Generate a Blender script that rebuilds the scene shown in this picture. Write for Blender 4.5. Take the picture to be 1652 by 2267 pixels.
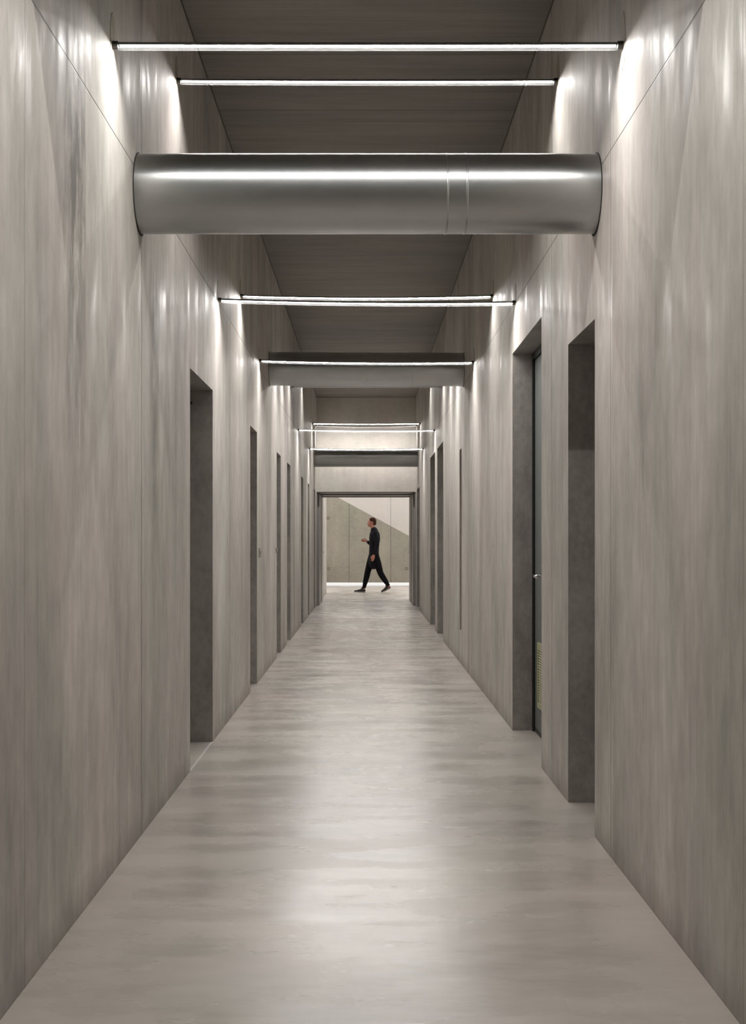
import bpy, bmesh, math, random
from mathutils import Vector, Matrix
for o in list(bpy.data.objects): bpy.data.objects.remove(o)
S = bpy.context.scene
COL = S.collection
random.seed(7)

# ------------------------------------------------------------ camera
EYE = 1.25
F = 2900.0                                   # focal length in pixels of the 1652 px wide frame
cd = bpy.data.cameras.new('camera'); cam = bpy.data.objects.new('camera', cd); COL.objects.link(cam)
cd.sensor_fit = 'HORIZONTAL'; cd.sensor_width = 36.0; cd.lens = F / 1652 * 36.0
cd.shift_x = 16.0 / 1652; cd.shift_y = 64.5 / 1652
cd.clip_start = 0.05; cd.clip_end = 200
cam.location = (0, 0, EYE); cam.rotation_euler = (math.pi / 2, 0, 0)
S.camera = cam

# ------------------------------------------------------------ world, exposure
w = bpy.data.worlds.new('world'); S.world = w; w.use_nodes = True
bg = w.node_tree.nodes['Background']; bg.inputs[0].default_value = (0.9, 0.9, 1, 1); bg.inputs[1].default_value = 0.02
S.view_settings.view_transform = 'Standard'; S.view_settings.look = 'None'
S.view_settings.gamma = 1; S.view_settings.use_curve_mapping = False
S.view_settings.exposure = 0.0
LED = 265.0                                   # luminance of the led strips
LEDC = (1.0, 0.965, 0.935, 1)
HALL_FILL_LED = 500.0  # strength of the unseen tubes added in the cross hall
SLOT_LED = 1.6

# ------------------------------------------------------------ dimensions
XL, XR = -0.954, 0.969                       # corridor wall faces
ZC = 4.03                                    # ceiling
YB, YE = -3.5, 25.4                          # back wall, bulkhead over the far doorway
YD = 28.2                                    # far face of the doorway block
HX0, HX1, HY = -4.6, 4.6, 38.6               # cross hall
TH = 0.45                                    # wall thickness

# ------------------------------------------------------------ node helpers
class NT:
    def __init__(s, name):
        s.m = bpy.data.materials.new(name); s.m.use_nodes = True
        s.t = s.m.node_tree; s.n = s.t.nodes; s.l = s.t.links
        s.b = s.n['Principled BSDF']; s.out = s.n['Material Output']
    def new(s, k, **kw):
        x = s.n.new(k)
        for a, v in kw.items(): setattr(x, a, v)
        return x
    def put(s, sock, v):
        if hasattr(v, 'is_output') or isinstance(v, bpy.types.NodeSocket): s.l.new(v, sock)
        else: sock.default_value = v
    def math(s, op, a, b=0.0, c=0.0, clamp=False):
        x = s.new('ShaderNodeMath', operation=op); x.use_clamp = clamp
        s.put(x.inputs[0], a); s.put(x.inputs[1], b); s.put(x.inputs[2], c)
        return x.outputs[0]
    def coord(s):
        return s.new('ShaderNodeTexCoord').outputs['Object']
    def scale(s, v, sc, off=(0, 0, 0)):
        x = s.new('ShaderNodeMapping'); s.put(x.inputs['Vector'], v)
        x.inputs['Scale'].default_value = sc; x.inputs['Location'].default_value = off
        return x.outputs[0]
    def noise(s, v, sc=1.0, det=6, rough=.55, dist=0.0):
        x = s.new('ShaderNodeTexNoise'); s.put(x.inputs['Vector'], v)
        x.inputs['Scale'].default_value = sc; x.inputs['Detail'].default_value = det
        x.inputs['Roughness'].default_value = rough; x.inputs['Distortion'].default_value = dist
        return x.outputs[0]
    def rng(s, v, a, b, c, d, clamp=True):
        x = s.new('ShaderNodeMapRange'); x.clamp = clamp
        s.put(x.inputs[0], v)
        for i, k in enumerate((a, b, c, d)): s.put(x.inputs[1 + i], k)
        return x.outputs[0]
    def mix(s, f, a, b, mode='MIX'):
        x = s.new('ShaderNodeMix', data_type='RGBA', blend_type=mode)
        s.put(x.inputs[0], f); s.put(x.inputs[6], a); s.put(x.inputs[7], b)
        return x.outputs[2]
    def sep(s, v):
        x = s.new('ShaderNodeSeparateXYZ'); s.put(x.inputs[0], v); return x.outputs
    def bump(s, h, st, dist=0.01, nrm=None):
        x = s.new('ShaderNodeBump'); s.put(x.inputs['Height'], h)
        x.inputs['Strength'].default_value = st; x.inputs['Distance'].default_value = dist
        if nrm is not None: s.l.new(nrm, x.inputs['Normal'])
        return x.outputs[0]

def c4(r, g, b): return (r, g, b, 1)

def line(N, coord, pos, half):
    """1 on a thin line coord==pos"""
    d = N.math('ABSOLUTE', N.math('SUBTRACT', coord, pos))
    return N.rng(d, half * .5, half * 1.5, 1.0, 0.0)

def smooth_concrete(name, base, seed, vj=(), hj=(), stains=(), streak=(3.6, 3.6, .75), rough=(.33, .62),
                    contrast=.34, axis='y', coat=0.0, spec=.12, bumpv=.05):
    """board marked, sealed concrete; vj: vertical joints along `axis`, hj: horizontal joints (z)"""
    N = NT(name); P = N.coord(); sx, sy, sz = N.sep(P)
    a = {'x': sx, 'y': sy}[axis]
    fine = N.noise(N.scale(P, tuple(k * 4.2 for k in streak[:2]) + (streak[2] * 9,), (seed, 0, 0)), 1.0, 8, .62)
    mid = N.noise(N.scale(P, streak, (0, seed, 0)), .8, 6, .6, .3)
    big = N.noise(N.scale(P, (1.3, 1.3, .65), (seed, seed, 0)), 1.0, 8, .62, .5)
    hue = N.noise(N.scale(P, (1.6, 1.6, .5), (seed * 3, 0, 2)), 1.0, 5, .6)
    lo = tuple(k * (1 - contrast) for k in base); hi = tuple(min(1, k * (1 + contrast * .75)) for k in base)
    v = N.math('ADD', N.math('MULTIPLY', fine, .26), N.math('ADD', N.math('MULTIPLY', mid, .36), N.math('MULTIPLY', big, .38)))
    vs_ = N.noise(N.scale(P, (streak[0] * 9, streak[1] * 9, .30), (seed, 9, 4)), 1.0, 4, .55)
    v = N.math('ADD', N.math('MULTIPLY', v, .90), N.math('MULTIPLY', vs_, .10))
    f = N.rng(v, .38, .62, 0, 1)
    col = N.mix(f, c4(*lo), c4(*hi))
    tint = N.mix(N.rng(hue, .35, .65, 0, 1), c4(1.03, .99, .985), c4(.975, 1.0, .965))
    col = N.mix(1.0, col, tint, 'MULTIPLY')
    j = None
    for p in vj:
        if isinstance(p, tuple):
            l_ = N.math('MULTIPLY', line(N, a, p[0], .006), N.rng(sz, p[1] - .01, p[1] + .01, 0, 1) if p[2] > 0 else N.rng(sz, p[1] - .01, p[1] + .01, 1, 0))
        else: l_ = line(N, a, p, .006)
        wt = {3.66: .30, 3.36: .30, 5.18: .6, 6.82: .8}.get(p if not isinstance(p, tuple) else p[0], 1.0)
        if wt < 1: l_ = N.math('MULTIPLY', l_, wt)
        j = l_ if j is None else N.math('MAXIMUM', j, l_)
    for p in hj:
        l_ = line(N, sz, p, .0028)
        j = l_ if j is None else N.math('MAXIMUM', j, l_)
    for (ay, az, ry, rz, dark, *cut) in stains:
        dy = N.math('DIVIDE', N.math('SUBTRACT', a, ay), ry); dz = N.math('DIVIDE', N.math('SUBTRACT', sz, az), rz)
        r = N.math('SQRT', N.math('ADD', N.math('MULTIPLY', dy, dy), N.math('MULTIPLY', dz, dz)))
        br = N.noise(N.scale(P, (14, 14, 3.5), (seed, 3, 1)), 1.0, 8, .7)
        k = N.math('MULTIPLY', N.rng(r, .35, 1.1, 1, 0), N.rng(br, .38, .55, 0, 1))
        if cut: k = N.math('MULTIPLY', k, N.rng(a, cut[0] - .012, cut[0], 1, 0))
        col = N.mix(N.math('MULTIPLY', k, dark), col, c4(base[0] * .38, base[1] * .38, base[2] * .36))
    # pores
    por = N.new('ShaderNodeTexVoronoi'); N.put(por.inputs['Vector'], N.scale(P, (13, 13, 7)))
    pk = N.math('MULTIPLY', N.rng(por.outputs['Distance'], .030, .05, 1, 0), .45)
    col = N.mix(pk, col, c4(base[0] * .4, base[1] * .4, base[2] * .4))
    # grime where the wall meets the floor, plus a dark line painted for the gap
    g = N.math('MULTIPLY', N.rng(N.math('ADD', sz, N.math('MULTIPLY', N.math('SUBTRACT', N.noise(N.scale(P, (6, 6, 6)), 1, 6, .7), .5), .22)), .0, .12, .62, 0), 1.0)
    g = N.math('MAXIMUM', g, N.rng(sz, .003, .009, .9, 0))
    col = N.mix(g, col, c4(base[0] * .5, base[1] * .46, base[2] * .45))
    if j is not None: col = N.mix(N.math('MULTIPLY', j, .85), col, c4(base[0] * .3, base[1] * .3, base[2] * .3))
    N.l.new(col, N.b.inputs['Base Color'])
    gl = N.noise(N.scale(P, (4.5, 4.5, 1.1), (seed * 2, 0, 6)), 1.0, 6, .65, .4)
    N.l.new(N.rng(gl, .46, .66, rough[1], rough[0]), N.b.inputs['Roughness'])
    N.b.inputs['Specular IOR Level'].default_value = spec
    if coat:
        N.b.inputs['Coat Weight'].default_value = coat; N.b.inputs['Coat Roughness'].default_value = .16
    h = N.math('ADD', N.math('MULTIPLY', fine, .5), N.math('MULTIPLY', mid, 1.0))
    nb = N.bump(h, bumpv, .02)
    if j is not None: nb = N.bump(N.math('MULTIPLY', j, -1.0), .6, .004, nb)
    N.l.new(nb, N.b.inputs['Normal'])
    return N.m

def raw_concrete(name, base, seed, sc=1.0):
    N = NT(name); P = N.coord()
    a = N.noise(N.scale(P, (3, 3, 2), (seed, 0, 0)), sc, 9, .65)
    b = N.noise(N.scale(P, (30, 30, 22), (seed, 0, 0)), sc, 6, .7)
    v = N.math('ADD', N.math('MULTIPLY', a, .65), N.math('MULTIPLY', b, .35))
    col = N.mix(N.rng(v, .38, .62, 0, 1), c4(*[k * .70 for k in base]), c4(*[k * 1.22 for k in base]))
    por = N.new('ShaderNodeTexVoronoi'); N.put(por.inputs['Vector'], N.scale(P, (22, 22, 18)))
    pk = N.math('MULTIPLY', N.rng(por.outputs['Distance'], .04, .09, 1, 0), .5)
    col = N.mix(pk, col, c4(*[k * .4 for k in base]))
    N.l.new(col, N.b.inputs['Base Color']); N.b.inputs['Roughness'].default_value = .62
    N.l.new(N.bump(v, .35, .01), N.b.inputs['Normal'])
    return N.m

def plain(name, col, rough=.5, metal=0.0, spec=.5, emis=None, es=0):
    N = NT(name); N.b.inputs['Base Color'].default_value = c4(*col)
    P = N.coord(); n = N.noise(P, 40, 4, .6)
    N.l.new(N.rng(n, .3, .7, max(0.02, rough - .05), min(1, rough + .05)), N.b.inputs['Roughness'])
    N.b.inputs['Metallic'].default_value = metal
    N.b.inputs['Specular IOR Level'].default_value = spec
    if emis: N.b.inputs['Emission Color'].default_value = c4(*emis); N.b.inputs['Emission Strength'].default_value = es
    return N.m

def cloth(name, col):
    N = NT(name); P = N.coord(); n = N.noise(P, 30, 5, .6)
    N.l.new(N.mix(n, c4(*[k * .7 for k in col]), c4(*[k * 1.3 for k in col])), N.b.inputs['Base Color'])
    N.b.inputs['Roughness'].default_value = .9; N.b.inputs['Specular IOR Level'].default_value = .12
    N.l.new(N.bump(N.noise(P, 9, 4, .6), .4, .02), N.b.inputs['Normal'])
    return N.m

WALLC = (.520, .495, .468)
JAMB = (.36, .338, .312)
m_wl = smooth_concrete('concrete_wall_left', WALLC, 3.1, vj=(3.66, 5.57, (9.19, 0, 1), 12.6, 17.4, 22.8), hj=(2.795,),
                       stains=((4.33, 2.56, .30, .62, .95, 4.465), (4.30, 1.90, .20, .60, .60, 4.47), (5.92, 1.95, .15, 1.1, .65), (6.75, 3.1, .10, .45, .35), (4.1, 2.95, .22, .3, .35)))
m_wr = smooth_concrete('concrete_wall_right', WALLC, 8.7, vj=(3.36, 5.18, 6.82, 12.0, 20.9), hj=(2.795,),
                       stains=((4.35, 2.85, .22, .22, .45), (4.6, 1.6, .12, .5, .35), (4.15, 1.0, .10, .4, .3)))
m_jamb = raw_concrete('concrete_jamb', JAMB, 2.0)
m_dark = raw_concrete('concrete_soffit', (.20, .18, .16), 5.0)
m_end = smooth_concrete('concrete_bulkhead', (.62, .585, .545), 5.5, streak=(2.2, 3, 2.0), contrast=.16, axis='x', stains=((-.6, 2.65, .5, .25, .20),))
m_hall = smooth_concrete('pale_hall_wall', (.66, .63, .605), 1.5, streak=(1.2, 1.2, .5), contrast=.06, axis='x', vj=(.735,), rough=(.5, .6))
m_par = smooth_concrete('parapet_concrete', (.34, .325, .275), 6.5, streak=(2.4, 3, 1.6), contrast=.22, axis='x', vj=(-.467, .70), rough=(.5, .6))
m_side = smooth_concrete('hall_side_concrete', WALLC, 9.5, streak=(4, 4, .4), axis='y')

# ceiling: cross-corridor board marks
def ceil_mat():
    N = NT('concrete_ceiling'); P = N.coord(); sx, sy, sz = N.sep(P)
    fine = N.noise(N.scale(P, (.9, 26, 1)), 1.0, 8, .62); mid = N.noise(N.scale(P, (.7, 4, 1)), 1.0, 6, .6, .4)
    v = N.math('ADD', N.math('MULTIPLY', fine, .45), N.math('MULTIPLY', mid, .55))
    b = (.225, .204, .183)
    col = N.mix(N.rng(v, .36, .64, 0, 1), c4(*[k * .72 for k in b]), c4(*[k * 1.2 for k in b]))
    j = None
    for p in (2.2, 4.85, 7.48, 8.45, 10.1, 12.75, 15.4, 18.0, 20.7, 23.3):
        l_ = line(N, sy, p, .004); j = l_ if j is None else N.math('MAXIMUM', j, l_)
    for p, s_ in ((XL, 1), (XR, -1)):
        l_ = N.rng(N.math('MULTIPLY', N.math('SUBTRACT', sx, p), s_), .006, .012, 1, 0)
        j = N.math('MAXIMUM', j, l_)
    col = N.mix(N.math('MULTIPLY', j, .85), col, c4(.03, .025, .02))
    N.l.new(col, N.b.inputs['Base Color']); N.b.inputs['Roughness'].default_value = .55
    N.l.new(N.bump(v, .2, .01), N.b.inputs['Normal'])
    return N.m
m_ceil = ceil_mat()

# polished floor
def floor_mat():
    N = NT('polished_concrete_floor'); P = N.coord(); sx, sy, sz = N.sep(P)
    cloud = N.noise(N.scale(P, (1.3, 1.6, 1)), 1.0, 3, .5, 0)
    str_ = N.noise(N.scale(P, (1.5, 3.6, 1), (3, 1, 0)), 1.0, 4, .55, 0)
    fine = N.noise(N.scale(P, (6, 16, 1), (1, 7, 0)), 1.0, 6, .65)
    b = (.40, .374, .342)
    v = N.math('ADD', N.math('MULTIPLY', cloud, .40), N.math('ADD', N.math('MULTIPLY', str_, .40), N.math('MULTIPLY', fine, .20)))
    col = N.mix(N.rng(v, .30, .68, 0, 1), c4(*[k * .64 for k in b]), c4(*[k * 1.18 for k in b]))
    # scuffed paler margins along both walls
    e = N.math('MINIMUM', N.math('SUBTRACT', sx, XL), N.math('SUBTRACT', XR, sx))
    e = N.math('ADD', e, N.math('MULTIPLY', N.math('SUBTRACT', N.noise(N.scale(P, (2.5, 1.6, 1), (9, 2, 0)), 1.0, 4, .5), .5), .55))
    edge = N.rng(e, -.05, .30, .45, 0)
    col = N.mix(edge, col, c4(.47, .425, .40))
    hue = N.noise(N.scale(P, (.9, .6, 1), (5, 5, 5)), 1.0, 4, .5)
    col = N.mix(1.0, col, N.mix(N.rng(hue, .35, .65, 0, 1), c4(1.02, .985, .985), c4(.985, 1.0, .965)), 'MULTIPLY')
    j = None
    for p in (7.18, 13.2, 19.0, 25.4):
        l_ = line(N, sy, p, .003); j = l_ if j is None else N.math('MAXIMUM', j, l_)
    col = N.mix(N.math('MULTIPLY', j, .35), col, c4(.1, .09, .08))
    th = N.math('MULTIPLY', line(N, sx, XL - .004, .006), N.math('MULTIPLY', N.rng(sy, 7.10, 7.12, 0, 1), N.rng(sy, 8.15, 8.17, 1, 0)))
    col = N.mix(th, col, c4(.66, .62, .60))
    por = N.new('ShaderNodeTexVoronoi'); N.put(por.inputs['Vector'], N.scale(P, (2.6, 2.0, 1)))
    col = N.mix(N.rng(por.outputs['Distance'], .009, .013, .8, 0), col, c4(.08, .06, .05))
    N.l.new(col, N.b.inputs['Base Color'])
    r = N.math('ADD', N.rng(str_, .35, .65, .20, .32), N.math('MULTIPLY', edge, .18))
    N.l.new(r, N.b.inputs['Roughness']); N.b.inputs['Specular IOR Level'].default_value = .38
    nb = N.bump(N.math('ADD', str_, N.math('MULTIPLY', fine, .4)), .05, .02)
    N.l.new(nb, N.b.inputs['Normal'])
    return N.m
m_floor = floor_mat()

def duct_mat():
    N = NT('galvanised_sheet'); P = N.coord()
    br = N.noise(N.scale(P, (60, 1, 1)), 1.0, 2, .5); cl = N.noise(N.scale(P, (2, 3, 3)), 1.0, 6, .6)
    N.l.new(N.mix(N.rng(cl, .35, .65, 0, 1), c4(.46, .485, .49), c4(.54, .55, .54)), N.b.inputs['Base Color'])
    N.b.inputs['Metallic'].default_value = 1.0
    N.l.new(N.rng(br, .3, .7, .285, .305), N.b.inputs['Roughness'])
    return N.m
m_duct = duct_mat()
m_gap = plain('dark_joint_gap', (.03, .026, .022), .9)
m_black = plain('black_plastic', (.02, .02, .02), .45)
m_alu = plain('anodised_channel', (.30, .30, .30), .35, 1.0)
m_patch = raw_concrete('mortar_patch', (.36, .32, .25), 4.0, 2.0)
m_frame = plain('black_steel_frame', (.018, .020, .020), .35)
m_leaf = plain('grey_door_leaf', (.16, .175, .17), .38)
m_leafd = plain('dark_door_leaf', (.05, .05, .048), .45)
m_steel = plain('polished_steel', (.8, .8, .78), .16, 1.0)
m_vent = plain('olive_vent_grille', (.40, .40, .24), .45)
m_plate = plain('grey_cover_plate', (.36, .335, .30), .5)
m_panel = plain('grey_fire_door', (.36, .34, .32), .4)
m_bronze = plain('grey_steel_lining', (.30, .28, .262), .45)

def led_mat(name, strength):
    m = bpy.data.materials.new(name); m.use_nodes = True; t = m.node_tree; t.nodes.clear()
    e = t.nodes.new('ShaderNodeEmission'); e.inputs[0].default_value = LEDC; e.inputs[1].default_value = strength
    o = t.nodes.new('ShaderNodeOutputMaterial'); t.links.new(e.outputs[0], o.inputs[0])
    return m
m_led = led_mat('led_strip_light', LED)
m_ledh = led_mat('hall_fill_light', HALL_FILL_LED)
m_slot = led_mat('skirting_led_light', SLOT_LED)

def sleeve_mat():
    m = bpy.data.materials.new('ribbed_clear_tube'); m.use_nodes = True; t = m.node_tree; t.nodes.clear()
    tc = t.nodes.new('ShaderNodeTexCoord'); sp = t.nodes.new('ShaderNodeSeparateXYZ'); t.links.new(tc.outputs['Object'], sp.inputs[0])
    mu = t.nodes.new('ShaderNodeMath'); mu.operation = 'MULTIPLY'; mu.inputs[1].default_value = 2 * math.pi / .0045; t.links.new(sp.outputs[0], mu.inputs[0])
    si = t.nodes.new('ShaderNodeMath'); si.operation = 'SINE'; t.links.new(mu.outputs[0], si.inputs[0])
    mr = t.nodes.new('ShaderNodeMapRange'); t.links.new(si.outputs[0], mr.inputs[0])
    for i, k in enumerate((-1, 1, .002, .024)): mr.inputs[1 + i].default_value = k
    tr = t.nodes.new('ShaderNodeBsdfTransparent')
    tl = t.nodes.new('ShaderNodeBsdfTranslucent'); tl.inputs[0].default_value = c4(.9, .9, .9)
    df = t.nodes.new('ShaderNodeBsdfDiffuse'); df.inputs[0].default_value = c4(.8, .8, .8)
    m2 = t.nodes.new('ShaderNodeMixShader'); t.links.new(tl.outputs[0], m2.inputs[1]); t.links.new(df.outputs[0], m2.inputs[2])
    mx = t.nodes.new('ShaderNodeMixShader'); t.links.new(mr.outputs[0], mx.inputs[0])
    t.links.new(tr.outputs[0], mx.inputs[1]); t.links.new(m2.outputs[0], mx.inputs[2])
    o = t.nodes.new('ShaderNodeOutputMaterial'); t.links.new(mx.outputs[0], o.inputs[0])
    return m
m_sleeve = sleeve_mat()

# ------------------------------------------------------------ mesh helpers
def obj(name, bm, mat, parent=None, smooth=False, loc=None):
    me = bpy.data.meshes.new(name); bmesh.ops.recalc_face_normals(bm, faces=bm.faces); bm.to_mesh(me); bm.free()
    for m in (mat if isinstance(mat, (list, tuple)) else [mat]): me.materials.append(m)
    if smooth:
        for p in me.polygons: p.use_smooth = True
    o = bpy.data.objects.new(name, me); COL.objects.link(o)
    if parent: o.parent = parent
    if loc: o.location = loc
    return o
def empty(name, loc=(0, 0, 0)):
    o = bpy.data.objects.new(name, None); COL.objects.link(o); o.location = loc; o.empty_display_size = .1; return o
def tag(o, label, cat, group=None):
    o['label'] = label; o['category'] = cat
    if group: o['group'] = group
    return o
def struct(o, label=None):
    o['kind'] = 'structure'
    if label: o['label'] = label
    return o
def box(bm, a, b, mi=0):
    x0, y0, z0 = a; x1, y1, z1 = b
    v = [bm.verts.new(p) for p in ((x0, y0, z0), (x1, y0, z0), (x1, y1, z0), (x0, y1, z0), (x0, y0, z1), (x1, y0, z1), (x1, y1, z1), (x0, y1, z1))]
    fs = [bm.faces.new([v[i] for i in q]) for q in ((0, 3, 2, 1), (4, 5, 6, 7), (0, 1, 5, 4), (1, 2, 6, 5), (2, 3, 7, 6), (3, 0, 4, 7))]
    for f in fs: f.material_index = mi
    return fs
def B(a, b):
    bm = bmesh.new(); box(bm, a, b); return bm
def bev(bm, w, seg=2):
    bmesh.ops.bevel(bm, geom=list(bm.edges), offset=w, segments=seg, affect='EDGES', profile=.5); return bm
def sweep(bm, prof, xs, zf, close=True):
    rings = []
    for x in xs:
        z0 = zf(x); rings.append([bm.verts.new((x, y, z0 + z)) for y, z in prof])
    n = len(prof)
    for a, b in zip(rings, rings[1:]):
        for i in range(n if close else n - 1):
            j = (i + 1) % n; bm.faces.new((a[i], a[j], b[j], b[i]))
    return rings
def circ(r, n=20, cy=0, cz=0): return [(cy + r * math.cos(2 * math.pi * i / n), cz + r * math.sin(2 * math.pi * i / n)) for i in range(n)]

# ------------------------------------------------------------ walls with openings
def build_wall(name, x_face, side, y0, y1, openings, mats, niches=()):
    """side -1: wall lies on -x side. openings (ya, yb, ztop). Inner face only meets the corridor; jambs get material 1."""
    bm = bmesh.new(); xo = x_face + side * TH
    ys = sorted(openings)
    def face(pts, mi):
        f = bm.faces.new([bm.verts.new(p) for p in pts]); f.material_index = mi
    def rect(x, a, b, z0, z1, mi=0): face([(x, a, z0), (x, b, z0), (x, b, z1), (x, a, z1)], mi)
    cur = y0
    allo = [(a, b, 0.0, zt, TH) for a, b, zt in openings] + [(a, b, zb, zt, .13) for a, b, zb, zt in niches]
    for (a, b, zb, zt, dp) in sorted(allo):
        xi = x_face + side * dp
        rect(x_face, cur, a, 0, ZC); rect(x_face, a, b, zt, ZC)
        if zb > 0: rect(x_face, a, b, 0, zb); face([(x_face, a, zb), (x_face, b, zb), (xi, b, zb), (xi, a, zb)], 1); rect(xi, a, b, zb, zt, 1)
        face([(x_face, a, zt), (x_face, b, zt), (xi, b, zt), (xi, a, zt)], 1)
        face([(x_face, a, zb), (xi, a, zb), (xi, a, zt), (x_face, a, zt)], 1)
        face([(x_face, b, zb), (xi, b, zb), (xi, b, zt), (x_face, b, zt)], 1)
        cur = b
    rect(x_face, cur, y1, 0, ZC)
    # outer skin, ends and top make it a real thick wall
    cur = y0
    for (a, b, zt) in ys:
        rect(xo, cur, a, 0, ZC, 1); rect(xo, a, b, zt, ZC, 1); cur = b
    rect(xo, cur, y1, 0, ZC, 1)
    for y in (y0, y1): face([(x_face, y, 0), (xo, y, 0), (xo, y, ZC), (x_face, y, ZC)], 1)
    face([(x_face, y0, ZC), (x_face, y1, ZC), (xo, y1, ZC), (xo, y0, ZC)], 1)
    bmesh.ops.remove_doubles(bm, verts=bm.verts, dist=1e-5)
    return struct(obj(name, bm, mats))

L = [(7.11, 8.16, 2.19), (10.81, 11.48, 2.205), (14.03, 14.69, 2.205), (15.88, 16.58, 2.205), (19.31, 19.96, 2.205), (21.55, 22.17, 2.205), (24.12, 24.60, 2.205)]
R = [(5.54, 6.27, 2.19), (7.22, 8.65, 2.486), (16.39, 17.74, 2.50), (18.32, 19.66, 2.497), (23.6, 24.87, 2.225)]
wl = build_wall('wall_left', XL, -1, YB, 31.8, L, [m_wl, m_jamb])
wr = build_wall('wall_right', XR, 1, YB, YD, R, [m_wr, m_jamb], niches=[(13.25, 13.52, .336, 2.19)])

# floor slab, ceiling slab
bm = bmesh.new(); box(bm, (HX0, YB, -.2), (HX1, HY, 0)); struct(obj('floor', bm, m_floor))
bm = bmesh.new(); box(bm, (HX0, YB, ZC), (HX1, HY, ZC + .2)); struct(obj('ceiling', bm, m_ceil))
# wall behind the camera and the walls of the cross hall
struct(obj('wall_rear', B((XL - TH, YB - .2, 0), (XR + TH, YB, ZC)), m_side))
struct(obj('wall_hall_rear', B((HX0, HY, 0), (HX1, HY + .2, ZC)), m_hall))
struct(obj('wall_hall_left', B((HX0 - .2, YD, 0), (HX0, HY, ZC)), m_side))
struct(obj('wall_hall_right', B((HX1, YD, 0), (HX1 + .2, HY, ZC)), m_side))
struct(obj('wall_hall_front_left', B((HX0, YD - .2, 0), (XL - TH, YD, ZC)), m_side))
struct(obj('wall_hall_front_right', B((XR + TH, YD - .2, 0), (HX1, YD, ZC)), m_side))
# bulkhead over the far doorway
ZD = 2.205
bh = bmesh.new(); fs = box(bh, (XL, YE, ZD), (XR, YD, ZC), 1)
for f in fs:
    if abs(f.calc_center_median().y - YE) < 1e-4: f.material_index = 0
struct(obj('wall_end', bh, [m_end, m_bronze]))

# steel portal linings, folded fire doors in the deep far doorway
def portal(n, y, d, t, drop):
    bm = bmesh.new()
    box(bm, (XL, y, 0), (XL + t, y + d, ZD)); box(bm, (XR - t, y, 0), (XR, y + d, ZD)); box(bm, (XL + t, y, ZD - drop), (XR - t, y + d, ZD))
    o = struct(obj('trim_%d' % n, bm, m_bronze), 'grey steel lining of the far doorway'); return o
portal(1, 25.42, .10, .012, .012); portal(2, 26.6, .12, .016, .022); portal(3, 28.02, .16, .016, .016)
dn = [0]
def door(y0, y1, side, recess, h, leafm, label, t=.045):
    dn[0] += 1
    xf = (XL if side < 0 else XR) + side * recess
    r = struct(empty('door_%d' % dn[0], (xf, y0, 0)), label)
    bm = bmesh.new(); s = side; fw = .045
    for a, b, z0, z1 in ((0, fw, 0, h), (y1 - y0 - fw, y1 - y0, 0, h), (fw, y1 - y0 - fw, h - fw, h)):
        box(bm, (min(0, s * .07), a, z0), (max(0, s * .07), b, z1))
    obj('door_frame', bm, m_frame, r)
    bm = B((min(s * .015, s * .06), fw + .004, .008), (max(s * .015, s * .06), y1 - y0 - fw - .004, h - fw - .004)); bev(bm, .002, 1)
    lf = obj('door_leaf', bm, leafm, r)
    bm = B((min(s * .012, s * .016), fw + .004, .008), (max(s * .012, s * .016), y1 - y0 - fw - .004, .03))
    obj('door_sweep', bm, m_black, r)
    return r, lf
# right hand wide door with lever handle and vent grille
r, lf = door(7.22, 8.65, 1, .128, 2.486, m_leaf, 'tall grey green door with steel handle and vent grille, recessed in right wall')
bm = bmesh.new()
hy, hz = 8.22 - 7.22, 1.03
bmesh.ops.create_cone(bm, cap_ends=True, segments=20, radius1=.026, radius2=.026, depth=.008, matrix=Matrix.Translation((.011, hy, hz)) @ Matrix.Rotation(math.pi / 2, 4, 'Y'))
bmesh.ops.create_cone(bm, cap_ends=True, segments=16, radius1=.010, radius2=.010, depth=.05, matrix=Matrix.Translation((-.015, hy, hz)) @ Matrix.Rotation(math.pi / 2, 4, 'Y'))
bmesh.ops.create_cone(bm, cap_ends=True, segments=16, radius1=.011, radius2=.009, depth=.14, matrix=Matrix.Translation((-.038, hy - .06, hz)) @ Matrix.Rotation(math.pi / 2, 4, 'X'))
bmesh.ops.create_uvsphere(bm, u_segments=14, v_segments=8, radius=.011, matrix=Matrix.Translation((-.038, hy + .008, hz)))
h_ = obj('door_handle', bm, m_steel, r, True); h_['label'] = 'polished steel lever handle'
v0, v1, vz0, vz1 = .30, 1.20, .185, .60
bm = bmesh.new()
for a, b, z0, z1 in ((v0, v1, vz0, vz0 + .03), (v0, v1, vz1 - .045, vz1), (v0, v0 + .03, vz0 + .03, vz1 - .045), (v1 - .03, v1, vz0 + .03, vz1 - .045)):
    box(bm, (.004, a, z0), (.015, b, z1))
k = 20
for i in range(k):
    z = vz0 + .03 + (vz1 - .045 - vz0 - .03) * (i + .5) / k
    vs = [bm.verts.new(p) for p in ((.006, v0 + .03, z - .006), (.006, v1 - .03, z - .006), (.0145, v1 - .03, z + .005), (.0145, v0 + .03, z + .005))]
    bm.faces.new(vs)
    vs = [bm.verts.new(p) for p in ((.006, v0 + .03, z - .008), (.006, v1 - .03, z - .008), (.006, v1 - .03, z - .0055), (.006, v0 + .03, z - .0055))]
    bm.faces.new(vs)
g_ = obj('vent_grille', bm, m_vent, r); g_['label'] = 'olive slatted vent grille low in the door'
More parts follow.
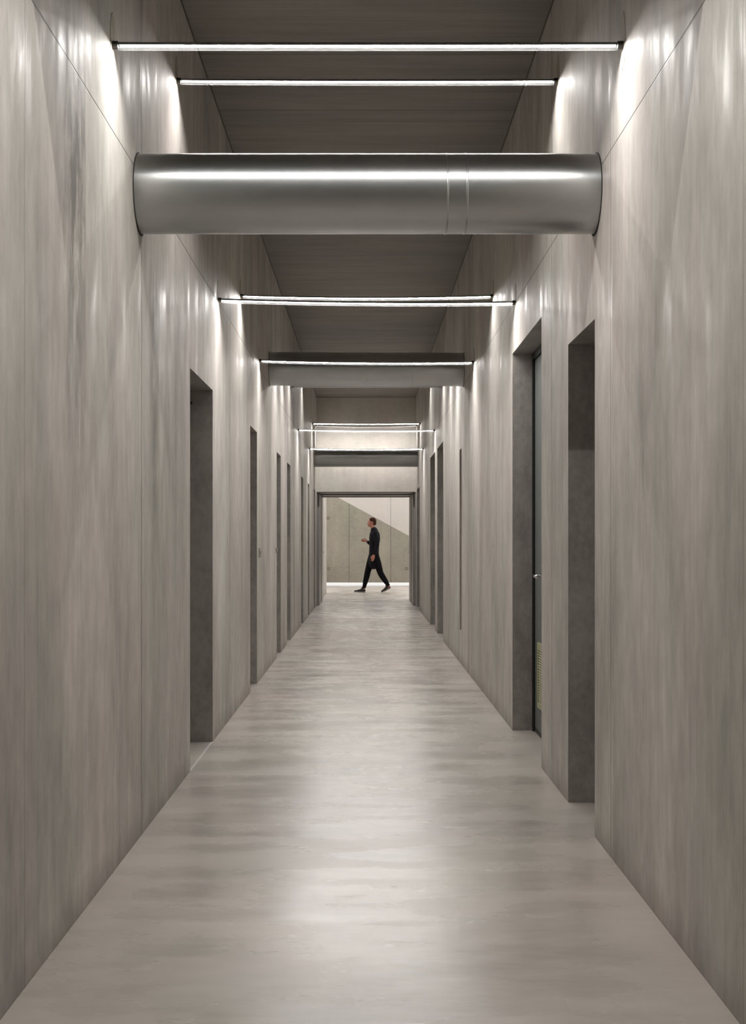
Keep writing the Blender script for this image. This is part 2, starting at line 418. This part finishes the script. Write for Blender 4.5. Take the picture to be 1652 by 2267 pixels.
# left first door with a black closer
r, lf = door(7.11, 8.16, -1, .20, 2.19, m_leafd, 'dark door with black closer, recessed in first opening of left wall')
bm = bmesh.new(); box(bm, (.0, .80, 2.085), (.055, 1.02, 2.13)); bev(bm, .006)
box(bm, (.055, .99, 2.10), (.078, 1.03, 2.112)); obj('door_closer', bm, m_black, r)
for a, b, zt in L[1:]: door(a, b, -1, .30, zt, m_leafd, 'dark door recessed in an opening of the left wall')
for i, (a, b, zt) in enumerate(R):
    if i != 1: door(a, b, 1, .30, zt, m_leafd, 'dark door recessed in an opening of the right wall')
# folded fire doors along both sides of the deep doorway
for side, yy, ln in ((-1, 25.56, .98), (-1, 26.78, 1.18), (1, 25.56, .98), (1, 26.78, 1.18)):
    dn[0] += 1
    x = XL if side < 0 else XR
    r = struct(empty('door_%d' % dn[0], (x, yy, 0)), 'grey fire door leaf folded back against the %s side of the far doorway' % ('left' if side < 0 else 'right'))
    a, b = sorted((-side * .004, -side * .045))
    bm = B((a, 0, .01), (b, ln, ZD - .03)); bev(bm, .002, 1); obj('door_leaf', bm, m_panel, r)
    bm = bmesh.new(); a2, b2 = sorted((-side * .045, -side * .047))
    box(bm, (a2, .0, .01), (b2, .03, ZD - .03)); obj('door_seal', bm, m_black, r)
    bm = bmesh.new(); a2, b2 = sorted((-side * .045, -side * .060))
    box(bm, (a2, ln - .12, 1.0), (b2, ln - .02, 1.03)); obj('door_handle', bm, m_steel, r)

# stair parapet in the cross hall, with the lit gap under it
SL = -.541
def pz(x): return 2.474 + SL * (x + .782)
xA, xBp = HX0, 3.6
xk = -.782 - (ZC - 2.474) / -SL
bm = bmesh.new(); y0, y1 = 36.6, 36.78
prof = [(xA, .09), (xBp, .09), (xBp, pz(xBp)), (xk, ZC), (xA, ZC)]
fr = [bm.verts.new((x, y0, z)) for x, z in prof]; bk = [bm.verts.new((x, y1, z)) for x, z in prof]
bm.faces.new(fr); bm.faces.new(bk[::-1])
for i in range(5): j = (i + 1) % 5; bm.faces.new((fr[i], bk[i], bk[j], fr[j]))
par = struct(obj('wall_stair', bm, m_par), 'greenish grey concrete stair wall with sloping top edge behind the walking person')
for px, py in ((727, 1147), (728, 1259), (821, 1259), (900, 1259), (634, 1147), (634, 1259)):
    x = (px - 810) / F * 36.6; z = EYE + (1198 - py) / F * 36.6
    bm = bmesh.new(); n = 28
    rs = []
    for rad, yy in ((.040, 0), (.037, -.003), (.030, -.003), (.028, .001)):
        rs.append([bm.verts.new((rad * math.cos(2 * math.pi * i / n), yy, rad * math.sin(2 * math.pi * i / n))) for i in range(n)])
    for a, b in zip(rs, rs[1:]):
        for i in range(n): bm.faces.new((a[i], a[(i + 1) % n], b[(i + 1) % n], b[i]))
    obj('tie_hole', bm, m_gap, par, loc=(x, 36.6, z))
bm = B((HX0, 36.86, 0), (xBp, 36.90, .09)); box(bm, (HX0, 36.78, .085), (xBp, 36.90, .12))
pl = struct(obj('trim_4', bm, m_plate), 'recessed skirting behind the light slot under the stair wall')
bm = B((HX0 + .05, 36.845, .050), (xBp - .05, 36.858, .082)); box(bm, (HX0 + .05, 36.845, .006), (xBp - .05, 36.858, .034))
tag(obj('skirting_light', bm, m_slot), 'continuous white light strip glowing low behind the gap under the stair wall', 'light strip')

# ------------------------------------------------------------ light tubes
TILT = math.radians(12)
def rot_(y, z, a):
    return (y * math.cos(a) - z * math.sin(a), y * math.sin(a) + z * math.cos(a))
def led_tube(y, hL, hR, sag, label, group, x0=XL, x1=XR, mled=None, patches=True, tilt=12):
    rot = lambda y_, z_: rot_(y_, z_, -math.radians(tilt))
    zL, zR = EYE + hL, EYE + hR
    xc = (x0 + x1) / 2; hw = (x1 - x0) / 2
    r = tag(empty('led_tube', (xc, y, (zL + zR) / 2)), label, 'light', group)
    zf = lambda x: (zR - zL) / 2 * x / hw - sag * (1 - (x / hw) ** 2)
    def xs(c, n=24): return [-c + 2 * c * i / n for i in range(n + 1)]
    w = .008
    # channel: U profile open downwards
    bm = bmesh.new()
    prof = [rot(*p) for p in ((-w - .0012, -.0042), (-w - .0012, .007), (w + .0012, .007), (w + .0012, -.0042), (w, -.0042), (w, .0), (-w, .0), (-w, -.0042))]
    rg = sweep(bm, prof, xs(hw - .002), zf)
    bm.faces.new(rg[0]); bm.faces.new(rg[-1]); obj('channel', bm, m_alu, r)
    bm = bmesh.new(); sweep(bm, [rot(-w + .0002, -.0006), rot(w - .0002, -.0006)], xs(hw - .028), zf, close=False)
    me = obj('light_strip', bm, mled or m_led, r)
    bm = bmesh.new(); sweep(bm, circ(.020, 20), xs(hw - .021), zf); obj('clear_tube', bm, m_sleeve, r, True)
    for s in (-1, 1):
        bm = bmesh.new(); pr = circ(.015, 20)
        rg = sweep(bm, pr, [s * (hw - .022), s * (hw - .001)], zf); bm.faces.new(rg[0]); bm.faces.new(rg[1])
        obj('end_cap', bm, m_black, r)
    if patches:
        for s, wall in ((-1, wl), (1, wr)):
            bm = bmesh.new(); n = 28; vs = []; zc = EYE + (hL if s < 0 else hR) + .02; xw = (XL if s < 0 else XR) - s * .0015
            for i in range(n):
                a = 2 * math.pi * i / n; rr = 1 + .10 * random.uniform(-1, 1)
                vs.append(bm.verts.new((xw, y + .045 * math.cos(a) * rr, zc + .105 * math.sin(a) * rr)))
            f = bm.faces.new(vs); e = bmesh.ops.extrude_face_region(bm, geom=[f])
            for v in e['geom']:
                if isinstance(v, bmesh.types.BMVert): v.co.x += s * .0045
            obj('mortar_patch', bm, m_patch, wall)
    return r
G = 'led tubes spanning the corridor'
tubes = [
 (4.93, 1.867, 1.867, .001, 'nearest light tube, topmost in the picture, spanning from wall to wall'),
 (6.60, 2.32, 2.318, .003, 'second light tube from the top, between the nearest tube and the big silver duct'),
 (8.46, 1.558, 1.540, .012, 'lower and wider of the paired light tubes below the nearest silver duct'),
 (9.95, 1.863, 1.861, .016, 'upper and narrower of the paired light tubes below the nearest silver duct'),
 (11.70, 1.612, 1.597, .012, 'light tube crossing right in front of the second silver duct'),
 (13.84, 1.80, 1.80, .010, 'light tube hidden behind the second silver duct'),
 (14.96, 1.90, 1.90, .010, 'light tube hidden behind the second silver duct'),
 (16.30, 2.10, 2.10, .010, 'light tube hidden behind the second silver duct'),
 (18.35, 1.56, 1.55, .010, 'lowest and widest of three close light tubes in front of the far concrete bulkhead'),
 (19.60, 2.38, 2.38, .010, 'light tube hidden behind the second silver duct'),
 (21.90, 1.547, 1.543, .015, 'light tube running just above the farthest silver duct'),
 (23.25, 2.085, 2.085, .005, 'topmost of three close light tubes in front of the far concrete bulkhead'),
 (24.75, 2.19, 2.19, .022, 'middle, most distant of the three light tubes in front of the bulkhead')]
for t in tubes: led_tube(*t, G, tilt=-24 if t[0] > 24 else 12)

# the corridor goes on towards and behind the photographer with the same lamps
for y, h in ((3.29, 2.29), (1.0, 2.40)):
    led_tube(y, h, h, .004, 'light tube overhead in the near part of the corridor, outside the picture', G, patches=False)
# unseen tubes added to light the cross hall
for y, z in ((29.8, 2.55), (33.2, 2.55), (35.6, 2.6), (37.7, 2.6)):
    led_tube(y, z, z, .0, 'unseen light tube added to brighten the cross hall, hidden by the bulkhead', 'added cross hall fill lights', HX0 + .01, HX1 - .01, m_ledh, patches=False)

# ------------------------------------------------------------ ducts
def duct(y, h, rad, label, band=(.33, .41), dz=0.0):
    z = EYE + h; xc = (XL + XR) / 2; hw = (XR - XL) / 2
    r = tag(empty('ventilation_duct', (xc, y, z)), label, 'duct', 'silver ducts spanning the corridor')
    zf = lambda x: dz * x / hw
    bm = bmesh.new(); sweep(bm, circ(rad, 96), [-hw + 2 * hw * i / 6 for i in range(7)], zf); obj('duct_shell', bm, m_duct, r, True)
    for bx in band:
        bm = bmesh.new(); pr = [(-.004, .0002), (-.0025, .0016), (.0025, .0016), (.004, .0002)]
        rings = [[bm.verts.new((bx + a, (rad + b) * math.cos(t), (rad + b) * math.sin(t) + zf(bx))) for t in [2 * math.pi * i / 96 for i in range(96)]] for a, b in pr]
        for a, b in zip(rings, rings[1:]):
            for i in range(96): bm.faces.new((a[i], a[(i + 1) % 96], b[(i + 1) % 96], b[i]))
        obj('seam', bm, m_duct, r, True)
    for s in (-1, 1):
        bm = bmesh.new(); rs = [[bm.verts.new((s * (hw + q), k * math.cos(2 * math.pi * i / 64), k * math.sin(2 * math.pi * i / 64) + zf(s * hw) - .002)) for i in range(64)] for k, q in ((rad - .002, -.004), (rad + .007, -.0012), (rad + .007, 0.0))]
        for a, b in zip(rs, rs[1:]):
            for i in range(64): bm.faces.new((a[i], a[(i + 1) % 64], b[(i + 1) % 64], b[i]))
        obj('gap_ring', bm, m_gap, r)  # dark ring stands in for the shaded gap around the duct end
    return r
duct(5.53, 1.465, .165, 'large silver round duct nearest to the camera, with a bright highlight, spanning between the walls')
duct(13.0, 1.706, .166, 'second silver duct, with dark upper half, just behind a light tube', band=(.0, .45), dz=-.004)
duct(17.1, 2.17, .166, 'silver duct peeping out just below the second duct', band=(.2,))
duct(24.45, 1.552, .168, 'most distant silver duct, in front of the bulkhead above the far doorway', band=(.5,))
duct(3.77, 1.838, .165, 'silver duct overhead, just above the top edge of the picture')

# ------------------------------------------------------------ small wall fittings
def plate(y0, y1, z0, z1, label):
    r = tag(empty('light_switch', (XL, (y0 + y1) / 2, z0)), label, 'switch')
    hy = (y1 - y0) / 2; hh = z1 - z0
    bm = B((0, -hy, 0), (.008, hy, hh)); bev(bm, .002, 1); obj('cover_plate', bm, m_plate, r)
    for q in (-.5, .5):
        bm = B((.008, q * hy - hy * .32, hh * .3), (.013, q * hy + hy * .32, hh * .7)); bev(bm, .0015, 1); obj('rocker', bm, m_plate, r)
plate(11.68, 11.86, 1.11, 1.19, 'grey switch plate on the left wall just past the second doorway opening')
plate(13.86, 14.0, 1.13, 1.185, 'small grey switch plate on the left wall just before the third doorway opening')

# ------------------------------------------------------------ walking person
def tube_chain(bm, pts, n=18):
    """pts: (x,y,z,rx,ry) or (x,y,z,r): tapered limb with rounded ends; closed surface"""
    P = [Vector(p[:3]) for p in pts]; Rr = [(p[3], p[4] if len(p) > 4 else p[3]) for p in pts]
    ref = Vector((0, 1, 0)); rings = []
    seq = []
    def tang(i):
        if i == 0: return (P[1] - P[0]).normalized()
        if i == len(P) - 1: return (P[-1] - P[-2]).normalized()
        return ((P[i + 1] - P[i]).normalized() + (P[i] - P[i - 1]).normalized()).normalized()
    t0 = tang(0); t1 = tang(len(P) - 1)
    for k in (85, 60, 30): a = math.radians(k); seq.append((P[0] - t0 * Rr[0][0] * math.sin(a), t0, Rr[0][0] * math.cos(a), Rr[0][1] * math.cos(a)))
    for i in range(len(P)): seq.append((P[i], tang(i), Rr[i][0], Rr[i][1]))
    for k in (30, 60, 85): a = math.radians(k); seq.append((P[-1] + t1 * Rr[-1][0] * math.sin(a), t1, Rr[-1][0] * math.cos(a), Rr[-1][1] * math.cos(a)))
    for p, t, rx, ry in seq:
        rf = ref if abs(t.dot(ref)) < .95 else Vector((0, 0, 1))
        u = t.cross(rf).normalized(); v = u.cross(t).normalized()
        rings.append([bm.verts.new(p + u * rx * math.cos(2 * math.pi * i / n) + v * ry * math.sin(2 * math.pi * i / n)) for i in range(n)])
    for a, b in zip(rings, rings[1:]):
        for i in range(n): bm.faces.new((a[i], a[(i + 1) % n], b[(i + 1) % n], b[i]))
    bm.faces.new(rings[0][::-1]); bm.faces.new(rings[-1])
def ball(bm, c, r, q=None):
    M = Matrix.Translation(c)
    if q: M = M @ q
    bmesh.ops.create_uvsphere(bm, u_segments=24, v_segments=16, radius=1, matrix=M @ Matrix.Diagonal((r[0], r[1], r[2], 1)))
def fuse(o, voxel, smooth=4):
    m = o.modifiers.new('fuse', 'REMESH'); m.mode = 'VOXEL'; m.voxel_size = voxel; m.use_smooth_shade = True
    s = o.modifiers.new('relax', 'SMOOTH'); s.iterations = smooth; s.factor = .5
m_skin = plain('skin', (.40, .17, .115), .5)
m_hair = cloth('dark_auburn_hair', (.05, .022, .014))
m_coat = cloth('charcoal_jacket', (.010, .010, .013)); m_trou = cloth('black_trousers', (.006, .006, .007)); m_shoe = plain('black_shoe', (.012, .010, .009), .4)
m_eye = plain('eye', (.75, .73, .70), .2); m_sole = plain('grey_sole', (.20, .19, .18), .6)
px_, py_ = 0.0, 31.8
man = tag(empty('person', (px_, py_, 0)), 'person in dark clothes walking left past the far doorway, one hand raised in front', 'person')
legF = [(.18, .09, .93, .085, .09), (.11, .09, .72, .074), (.045, .085, .50, .056), (.03, .085, .42, .055), (-.01, .08, .26, .044), (-.045, .08, .10, .034)]
legB = [(.21, -.09, .93, .085, .09), (.29, -.09, .70, .074), (.355, -.085, .48, .056), (.40, -.085, .40, .055), (.48, -.08, .28, .044), (.555, -.08, .16, .034)]
torso = [(.20, 0, .90, .115, .16), (.20, 0, 1.02, .10, .145), (.205, 0, 1.14, .098, .14), (.215, 0, 1.30, .115, .165), (.215, 0, 1.42, .105, .175), (.205, 0, 1.50, .07, .11)]
armN = [(.225, -.185, 1.45, .052), (.25, -.22, 1.30, .047), (.275, -.235, 1.15, .040), (.235, -.245, 1.03, .036), (.195, -.25, .93, .026)]
armF = [(.215, .185, 1.45, .052), (.225, .22, 1.30, .047), (.22, .23, 1.165, .040), (.10, .21, 1.20, .036), (.03, .18, 1.235, .026)]
bm = bmesh.new()
for ch in (legF, legB, torso, armN, armF): tube_chain(bm, ch)
tube_chain(bm, [(.20, 0, 1.49, .062), (.17, 0, 1.58, .055), (.15, 0, 1.64, .055)])
# head: skull, jaw, brow, nose, lips, ears
ball(bm, (.150, 0, 1.725), (.094, .075, .092)); ball(bm, (.118, 0, 1.665), (.062, .056, .075), Matrix.Rotation(.25, 4, 'Y'))
ball(bm, (.075, 0, 1.618), (.024, .026, .018)); ball(bm, (.068, 0, 1.722), (.020, .045, .012))
tube_chain(bm, [(.066, 0, 1.712, .009), (.049, 0, 1.685, .011), (.042, 0, 1.675, .013)], 10)
ball(bm, (.058, 0, 1.646), (.010, .022, .006)); ball(bm, (.060, 0, 1.636), (.010, .020, .006))
for s in (-1, 1): ball(bm, (.155, s * .077, 1.70), (.018, .010, .030)); ball(bm, (.098, s * .045, 1.675), (.028, .018, .02))
# near hand hanging, fingers slightly curled
tube_chain(bm, [(.195, -.25, .93, .026, .020), (.185, -.252, .89, .038, .018), (.178, -.252, .85, .040, .016)], 16)
for i, (dx, ln) in enumerate(((-.030, .072), (-.010, .082), (.011, .076), (.030, .060))):
    x = .176 + dx
    tube_chain(bm, [(x, -.252, .845, .0095), (x - .004, -.250, .845 - ln * .45, .0088), (x - .012, -.242, .845 - ln * .78, .008), (x - .016, -.232, .845 - ln, .007)], 10)
tube_chain(bm, [(.165, -.25, .90, .013), (.135, -.245, .875, .011), (.122, -.238, .845, .0095), (.120, -.232, .82, .008)], 10)
# far hand raised forwards
tube_chain(bm, [(.03, .18, 1.235, .020, .026), (.0, .168, 1.25, .018, .036), (-.035, .158, 1.265, .016, .038)], 16)
for i, (dz, ln) in enumerate(((.030, .068), (.010, .078), (-.011, .072), (-.030, .056))):
    z = 1.267 + dz
    tube_chain(bm, [(-.035, .157, z, .0092), (-.035 - ln * .5, .148, z + .004, .0086), (-.035 - ln * .85, .135, z, .008), (-.035 - ln, .120, z - .004, .007)], 10)
tube_chain(bm, [(.02, .165, 1.275, .013), (-.005, .150, 1.305, .011), (-.03, .138, 1.320, .009)], 10)
# bare feet inside the shoes keep the figure whole
tube_chain(bm, [(-.045, .08, .10, .034), (-.06, .08, .06, .036), (-.16, .08, .045, .028), (-.24, .08, .035, .02)])
tube_chain(bm, [(.555, -.08, .16, .034), (.55, -.08, .12, .036), (.47, -.08, .065, .028), (.40, -.08, .032, .02)])
body = obj('body', bm, m_skin, man, True); fuse(body, .0075, 3)
# jacket
g = .014
def fat(ch, k): return [tuple(p[:3]) + tuple(q + k for q in p[3:]) for p in ch]
bm = bmesh.new()
tube_chain(bm, [(.195, 0, .69, .125, .175), (.20, 0, .86, .125, .175)] + fat(torso[1:], .02), 28)
tube_chain(bm, fat(armN[:4], .014) + [(.20, -.249, .945, .036)]); tube_chain(bm, fat(armF[:4], .014) + [(.05, .185, 1.228, .036)])
tube_chain(bm, [(.205, 0, 1.50, .072), (.185, 0, 1.545, .066)])
jk = obj('jacket', bm, m_coat, man, True); fuse(jk, .010, 3)
bm = bmesh.new(); tube_chain(bm, fat(legF[:-1], .018) + [(-.04, .08, .13, .045)]); tube_chain(bm, fat(legB[:-1], .018) + [(.54, -.08, .19, .045)])
tube_chain(bm, [(.195, 0, .88, .115, .165), (.2, 0, .99, .11, .155)]); ball(bm, (.195, 0, .84), (.12, .16, .10))
tr = obj('trousers', bm, m_trou, man, True); fuse(tr, .010, 3)
def shoe(heel, toe, y):
    hx, hz = heel; tx, tz = toe; d = Vector((tx - hx, 0, tz - hz)); ln = d.length; d.normalize(); up = Vector((-d.z, 0, d.x))
    if up.z < 0: up = -up
    H = Vector((hx, y, hz)); bm = bmesh.new(); q = Vector((0, 0, 0))
    def at(t, u, r1, r2): p = H + d * ln * t + up * u; return (p.x, p.y, p.z, r1, r2)
    tube_chain(bm, [at(.10, .048, .036, .034), at(.35, .050, .044, .038), at(.62, .036, .030, .046), at(.88, .028, .021, .040)], 20)
    tube_chain(bm, [at(.18, .06, .042, .036), at(.22, .105, .040, .036)], 18)
    o = obj('shoe', bm, m_shoe, man, True); fuse(o, .008, 2)
    bm = bmesh.new(); n = 24; lo = []; hi = []
    for i in range(n):
        a = 2 * math.pi * i / n; t = .5 + .5 * math.cos(a); wdt = (.036 + .012 * t) * math.sin(a)
        p = H + d * ln * (t * .98 + .01); lo.append(bm.verts.new((p.x, y + wdt, p.z) )); p = p + up * .018; hi.append(bm.verts.new((p.x, y + wdt, p.z)))
    bm.faces.new(lo); bm.faces.new(hi)
    for i in range(n): bm.faces.new((lo[i], lo[(i + 1) % n], hi[(i + 1) % n], hi[i]))
    obj('sole', bm, m_sole, o)
shoe((-.01, .003), (-.295, .012), .08); shoe((.605, .105), (.375, .003), -.08)
bm = bmesh.new(); ball(bm, (.163, 0, 1.742), (.094, .082, .085)); ball(bm, (.205, 0, 1.69), (.052, .066, .06))
bmesh.ops.bisect_plane(bm, geom=bm.verts[:] + bm.edges[:] + bm.faces[:], plane_co=(.105, 0, 1.745), plane_no=(-.85, 0, -.5), clear_outer=True)
hr = obj('hair', bm, m_hair, man, True)
for s in (-1, 1):
    bm = bmesh.new(); ball(bm, (.076, s * .030, 1.703), (.011, .012, .008)); obj('eye', bm, m_eye, man, True)
